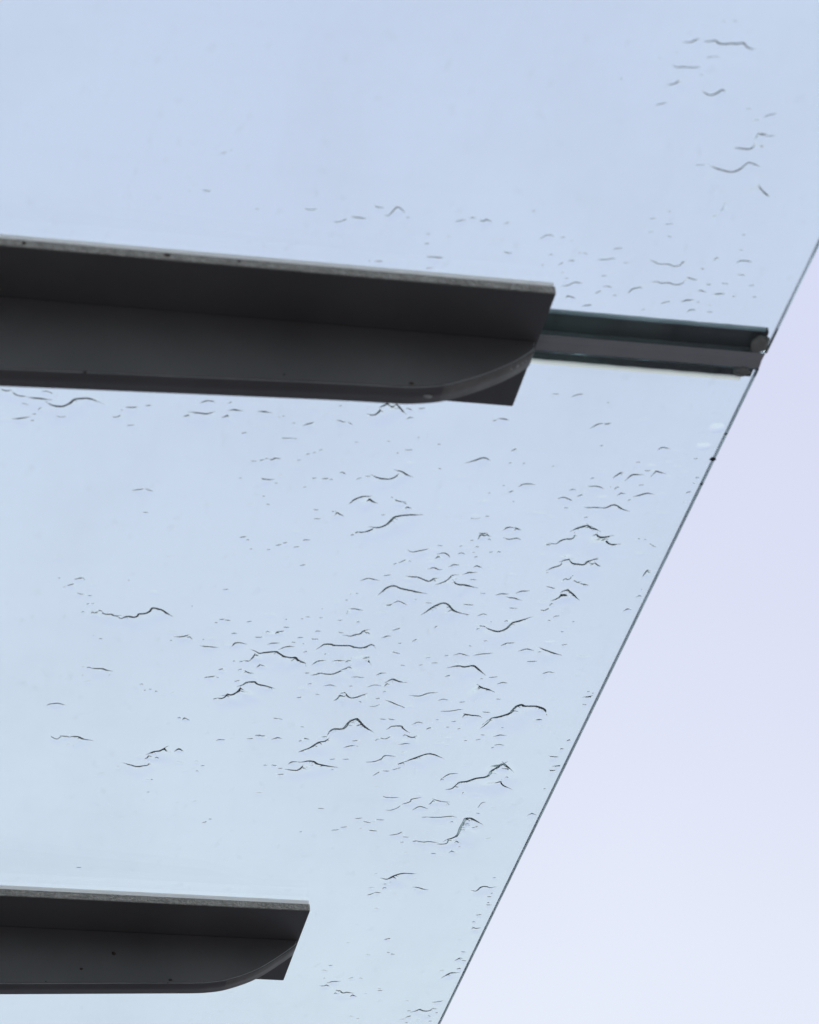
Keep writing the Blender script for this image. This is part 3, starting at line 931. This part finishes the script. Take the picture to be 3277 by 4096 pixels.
2 281.6,910.3 287.4,906.8
1 290.1,906.2 292.7,911.1
2 275.5,921.3 282.3,916.8
1 272.4,924.1 273.2,923.1
1 287.1,931.3 289.8,932.9 294.4,933.2
1 297.6,934.7 301.9,934.4
1 297.9,948.8 300.5,947.1
1 302.5,947.1 305.3,946.8
2 333.4,905.4 335.0,905.2
1 294.4,962.6 296.2,960.8
3 305.9,960.7 307.7,961.7 309.7,960.5
2 311.7,957.4 314.3,957.7
4 315.9,961.1 318.3,962.6 325.1,962.2 327.1,964.1 331.7,964.2
5 332.4,967.4 335.0,968.1 338.1,964.8 341.9,963.6 347.2,964.2 349.2,962.2 350.5,958.6 356.5,957.0 360.1,953.3 361.7,947.9 366.1,947.2 372.7,949.4 377.9,953.6 383.2,958.8
1 400.2,940.5 401.8,940.0
1 387.1,1000.0 388.9,998.8
2 311.3,1053.7 314.5,1054.0
4 315.6,1055.1 327.2,1054.4 330.3,1056.1 335.2,1057.8
1 334.8,1064.3 336.1,1065.0
1 307.2,1068.3 308.6,1067.7
1 306.1,1053.7 307.2,1053.2
1 367.7,1077.8 369.3,1076.6
1 372.5,1087.5 374.2,1086.9
1 378.1,1084.9 380.5,1085.2
1 384.9,1087.4 386.8,1088.1
3 277.8,1125.7 280.3,1122.2 287.7,1119.5 292.5,1120.4 296.3,1122.1
2 288.3,1179.7 294.7,1183.7 298.4,1179.0
3 299.2,1177.7 304.9,1177.9 307.4,1179.1
4 307.4,1179.1 310.8,1177.3 316.8,1177.1 322.0,1180.4 328.8,1182.4
1 313.0,1194.6 314.2,1194.0
4 371.1,1221.7 376.8,1223.3 383.2,1225.5 390.3,1223.4 394.0,1222.2 394.6,1219.3
5 392.0,1201.5 397.0,1196.2 402.8,1193.9 407.6,1188.6
3 389.9,1211.0 391.4,1208.7 392.5,1204.9
3 401.7,1206.5 405.2,1209.0
2 418.2,1195.1 421.5,1188.2
1 424.0,1188.6 427.6,1193.0
1 363.3,1227.5 364.5,1227.4
1 402.1,1248.2 403.4,1248.7
1 413.8,1133.0 415.4,1131.8
1 420.8,1131.8 426.2,1135.9
1 316.5,1004.4 320.5,1004.0
1 310.7,999.6 311.9,999.8
1 450.1,1218.0 453.3,1216.7
4 541.8,1215.4 551.9,1215.1 556.1,1207.8
3 540.7,1205.9 543.6,1200.5 550.8,1199.7
2 533.3,1225.6 539.4,1224.3
1 523.7,1208.4 529.6,1209.5
1 531.4,1214.4 536.1,1213.3
1 515.2,1209.9 519.0,1209.2
1 466.8,1326.6 471.3,1323.6
1 473.4,1318.0 476.4,1318.4
1 574.9,1333.9 576.7,1333.0
1 445.9,1228.7 447.2,1227.2
1 343.7,1428.7 348.6,1428.3
1 400.3,1272.9 402.8,1272.7
3 549.0,1181.2 553.7,1176.6
5 683.7,1419.2 688.3,1419.5 691.9,1414.2 697.5,1408.9 703.4,1405.9 710.0,1405.9
2 710.0,1405.9 714.1,1406.8
1 694.1,1425.5 695.2,1426.6
1 686.4,1431.9 687.3,1430.1
1 686.9,1442.9 687.0,1437.9
2 672.1,1455.4 678.1,1451.1
2 678.9,1449.8 681.3,1448.3 686.1,1449.1
3 721.9,1433.9 726.1,1433.7 733.3,1436.7 737.2,1437.6
4 789.4,1434.8 792.7,1434.8 795.2,1427.6 798.5,1424.6 803.1,1424.4 806.9,1426.5 810.7,1425.4
2 808.4,1445.7 812.3,1445.3
2 811.1,1462.9 815.8,1462.7
1 810.6,1458.9 812.4,1457.8
2 803.9,1485.9 808.7,1484.2
1 802.3,1502.1 803.6,1499.9
3 806.2,1512.7 809.7,1514.1 813.5,1513.3
1 810.2,1438.5 812.2,1437.4
1 805.8,1406.2 808.2,1405.0
2 709.6,1548.3 715.1,1545.4
1 718.3,1576.2 721.4,1576.2
2 723.7,1579.4 727.2,1580.1
1 803.8,1567.1 808.7,1567.5
3 800.5,1587.1 804.1,1581.5 807.6,1581.7
2 808.3,1586.2 814.2,1586.9
2 806.5,1606.2 809.3,1604.0
5 794.8,1624.5 797.5,1619.2 801.4,1614.9 807.6,1614.6
1 656.1,1611.5 660.1,1610.8
1 655.7,1640.4 656.9,1640.8
3 662.0,1650.5 666.6,1647.4 673.9,1646.2
2 654.8,1658.4 658.8,1658.0 660.8,1655.4
2 674.8,1666.8 680.7,1669.0
4 680.7,1669.0 684.0,1672.0 687.8,1670.0 694.6,1671.6
3 696.5,1675.7 700.5,1678.9
2 793.4,1684.4 798.1,1683.2 804.2,1680.5
2 724.2,1662.7 728.6,1662.4
4 773.6,1709.2 777.5,1706.1 781.5,1701.9 786.3,1704.8 792.7,1704.8 795.4,1701.3
1 797.9,1699.7 801.7,1699.6
1 801.7,1709.0 804.8,1707.9
1 767.6,1707.0 771.3,1706.7
2 768.4,1723.0 772.9,1718.4
1 794.7,1715.2 798.5,1719.8
1 797.7,1729.6 801.0,1728.5
1 770.6,1735.3 772.5,1734.6
1 673.6,1675.6 674.3,1673.9
2 700.2,584.0 705.0,580.0 711.0,577.8
3 798.9,649.6 802.7,644.5 809.8,645.7
1 681.7,582.1 688.7,580.7
1 734.9,588.0 737.1,587.0
1 836.8,658.0 840.7,656.7
1 846.5,684.7 849.2,684.9
1 302.0,673.7 310.3,671.0
1 409.2,671.3 413.4,670.1
2 319.3,766.9 330.0,763.1
2 332.3,763.2 339.3,765.6
1 333.5,798.5 339.1,798.2'''
import numpy as np
WID = {1: .0010, 2: .0014, 3: .0020, 4: .0027, 5: .0034, 6: .0041}      # width of the water's steep rim
RES = .00048; TILE = 32
def blur(Zf, sg):
    r = int(3 * sg / RES) + 1
    k = np.exp(-.5 * (np.arange(-r, r + 1) * RES / sg) ** 2); k /= k.sum()
    Zp = np.pad(Zf, r)
    a_ = sum(k[i] * Zp[i:i + Zf.shape[0], :] for i in range(2 * r + 1))
    return sum(k[i] * a_[:, i:i + Zf.shape[1]] for i in range(2 * r + 1))
def tail_(v):
    b = np.clip((v - .22) / .78, 0, 1)
    return (1 + .07 * np.sin(np.clip(v / .5, 0, 1) * math.pi)) * (1 - b * b * (3 - 2 * b))
def water_sheet(strokes, y0, y1, yfar, yback, label):
    """the wet upper surface of one pane: a height field where the rain stands, flat elsewhere.
    It closes the pane's open top, so water and glass meet without air between them."""
    UL = -.768; nx = int(round(-UL / RES)) + 1; ny = int(math.ceil((y1 - y0) / RES / TILE)) * TILE + 1
    nx = ((nx - 1) // TILE) * TILE + 1
    ry = (y1 - y0) / (ny - 1)
    us = -.001 - RES * np.arange(nx)[::-1]; ys = y0 + ry * np.arange(ny)
    H = np.zeros((ny, nx), np.float32)
    for size, q in strokes:
        w_ = WID[size] * (.86 if y1 < 2.1 else 1); h_ = w_ * .42; Lt = w_ * (5.5 if size < 4 else 7.5)
        P = catmull([Vector(p) for p in q], .0006)
        n_ = len(P)
        if n_ < 3: continue
        A = np.array([(p.x, p.y) for p in P])
        T = np.gradient(A, axis=0); T /= np.linalg.norm(T, axis=1)[:, None] + 1e-9
        N = np.stack([-T[:, 1], T[:, 0]], 1)
        if (T[:, 0]).sum() < 0: N = -N
        acc = np.concatenate([[0], np.cumsum(np.linalg.norm(np.diff(A, axis=0), axis=1))]); ln_ = acc[-1]
        tl = min(ln_ * .35, .010)
        K = np.sin(np.clip(np.minimum(acc, ln_ - acc) / tl, 0, 1) * math.pi / 2)
        J = np.array([noise.noise(Vector((p.x * 260, p.y * 260, 3))) + .6 * noise.noise(Vector((p.x * 700, p.y * 700, 9))) for p in P])
        K = (.26 + .74 * K) * (1 + .34 * J)
        a0, a1 = A.min(0), A.max(0)
        iy0 = max(0, int((a0[1] - Lt - y0) / ry)); iy1 = min(ny, int((a1[1] + Lt * 1.8 - y0) / ry) + 2)
        e_ = .8674 - ((a0[1] + a1[1]) / 2 - 1.947) * .0407
        ix0 = max(0, int((a0[0] - e_ - Lt * 1.3 - us[0]) / RES)); ix1 = min(nx, int((a1[0] - e_ + Lt * 1.3 - us[0]) / RES) + 2)
        if ix1 - ix0 < 2 or iy1 - iy0 < 2: continue
        Zw = np.zeros((iy1 - iy0, ix1 - ix0)); Dw = np.full_like(Zw, -1.)
        for jy in range(iy1 - iy0):
            yy = ys[iy0 + jy]; X = us[ix0:ix1] + .8674 - (yy - 1.947) * .0407
            dx = X[:, None] - A[None, :, 0]; dy = yy - A[None, :, 1]
            d2 = dx * dx + dy * dy; im = d2.argmin(1); ar = np.arange(len(X))
            side = dx[ar, im] * N[im, 0] + dy[0, im] * N[im, 1]
            d = np.where(side > 0, side * .5 + np.sqrt(d2[ar, im]) * .5, -1)
            k = K[im]; u = d / (w_ * k); x_ = np.clip(u - .7, 0, .3)
            fr_ = 1.176 * (np.clip(u, 0, .7) + x_ - x_ * x_ / .6)
            v = np.clip((d - w_ * k) / (Lt * k), 0, 1)
            Zw[jy] = np.where(d > 0, np.where(u < 1, fr_, tail_(v)) * h_ * k * (1 + .3 * N[im, 0] ** 2), 0); Dw[jy] = np.where(d > 0, u, -1)
        Zb = blur(Zw, max(.0006, Lt * .13))
        m_ = np.clip((Dw - 1) / 1.6, 0, 1); m_ = m_ * m_ * (3 - 2 * m_); m_ = np.where(Dw < 0, 0, m_)
        H[iy0:iy1, ix0:ix1] += Zw * (1 - m_) + Zb * m_
    rr = random.Random(len(strokes))
    for _ in range(len(strokes) * 2 // 3):          # low, flat drops strewn among the ripples
        q = rr.choice(strokes)[1][0]
        bx, by = q[0] + rr.gauss(0, .022), q[1] + rr.gauss(0, .030); br = rr.uniform(.0016, .0050) * rr.choice((.6, 1, 1)); asp = rr.uniform(.8, 1.8)
        e_ = .8674 - (by - 1.947) * .0407; jx = int((bx - e_ - us[0]) / RES); jy = int((by - y0) / ry); m_ = int(br * 2 / RES) + 2
        if jx - m_ < 3 or jx + m_ > nx - 8 or jy - m_ < 3 or jy + m_ > ny - 4: continue
        xx = (np.arange(-m_, m_ + 1) * RES)[None, :] / asp; yy = (np.arange(-m_, m_ + 1) * ry)[:, None]
        r2 = (xx * xx + yy * yy) / (br * br) * (1 + .25 * np.sin(3 * np.arctan2(yy, xx) + rr.uniform(0, 6)))
        H[jy - m_:jy + m_ + 1, jx - m_:jx + m_ + 1] += np.where(r2 < 1, (1 - np.clip(r2, 0, 1)) ** 1.5 * br * .085, 0)
    H[H < 8e-6] = 0
    H[:3] = 0; H[-3:] = 0; H[:, :3] = 0; H[:, -6:] = 0
    V, F, S = [], [], []; off = 0
    def push(v, f, smooth):
        nonlocal off
        V.append(np.asarray(v, np.float64)); F.append(np.asarray(f, np.int64) + off); S.append(np.full(len(f), smooth)); off += len(v)
    wet = H > 0
    wd = np.zeros((((ny - 1) // TILE), ((nx - 1) // TILE)), bool)
    for a_ in range(wd.shape[0]):
        for b_ in range(wd.shape[1]):
            wd[a_, b_] = wet[a_ * TILE:a_ * TILE + TILE + 1, b_ * TILE:b_ * TILE + TILE + 1].any()
    fine = np.repeat(np.repeat(wd, TILE, 0), TILE, 1)
    cy_, cx_ = np.nonzero(fine)
    q4 = np.stack([cy_ * nx + cx_, cy_ * nx + cx_ + 1, (cy_ + 1) * nx + cx_ + 1, (cy_ + 1) * nx + cx_], 1)
    used, inv_ = np.unique(q4, return_inverse=True); inv_ = inv_.reshape(q4.shape)
    vy = ys[used // nx]; vx = us[used % nx] + .8674 - (vy - 1.947) * .0407
    push(np.stack([vx, vy, H.ravel()[used]], 1), inv_, True)
    for a_ in range(wd.shape[0]):
        b_ = 0
        while b_ < wd.shape[1]:
            if wd[a_, b_]: b_ += 1; continue
            e_ = b_
            while e_ < wd.shape[1] and not wd[a_, e_]: e_ += 1
            ya, yb = ys[a_ * TILE], ys[(a_ + 1) * TILE]; ua, ub = us[b_ * TILE], us[e_ * TILE]
            push([(ua + xe(ya), ya, 0), (ub + xe(ya), ya, 0), (ub + xe(yb), yb, 0), (ua + xe(yb), yb, 0)], [(0, 1, 2, 3)], False)
            b_ = e_
    X0 = -2.999
    push([(X0, ys[0], 0), (us[0] + xe(ys[0]), ys[0], 0), (us[0] + xe(ys[-1]), ys[-1], 0), (X0, ys[-1], 0)], [(0, 1, 2, 3)], False)
    for ya, yb in ((yback, ys[0]), (ys[-1], yfar)):
        if yb - ya > 1e-5: push([(X0, ya, 0), (us[-1] + xe(ya), ya, 0), (us[-1] + xe(yb), yb, 0), (X0, yb, 0)], [(0, 1, 2, 3)], False)
    co_ = np.concatenate(V).astype(np.float32); Fq = np.concatenate(F).astype(np.int32); sm_ = np.concatenate(S)
    me = bpy.data.meshes.new('rain_water')
    me.vertices.add(len(co_)); me.vertices.foreach_set('co', co_.ravel())
    me.loops.add(Fq.size); me.loops.foreach_set('vertex_index', Fq.ravel())
    me.polygons.add(len(Fq)); me.polygons.foreach_set('loop_start', np.arange(0, Fq.size, 4, dtype=np.int32))
    me.polygons.foreach_set('use_smooth', sm_); me.update(calc_edges=True)
    o = link('rain_water', me, M_WATER); o.location.z = ZG + TH
    print('rain_water faces', len(Fq))
    return tag(o, label, 'rain water', kind='stuff')
near, far = [], []
for line in RAIN.strip().split('\n'):
    q = line.split(); pts = [(float(a_) / 1000, float(b_) / 1000 + 1.6) for a_, b_ in (s.split(',') for s in q[1:])]
    (near if sum(p[1] for p in pts) / len(pts) < 2.105 else far).append((int(q[0]), pts))
water_sheet(near, 1.60, 2.0956, 2.0956, .951, 'thin rain water ripples on top of the near glass pane')
water_sheet(far, 2.1190, 3.46, 7.499, 2.1190, 'rain water ripples and drops on top of the far glass pane')
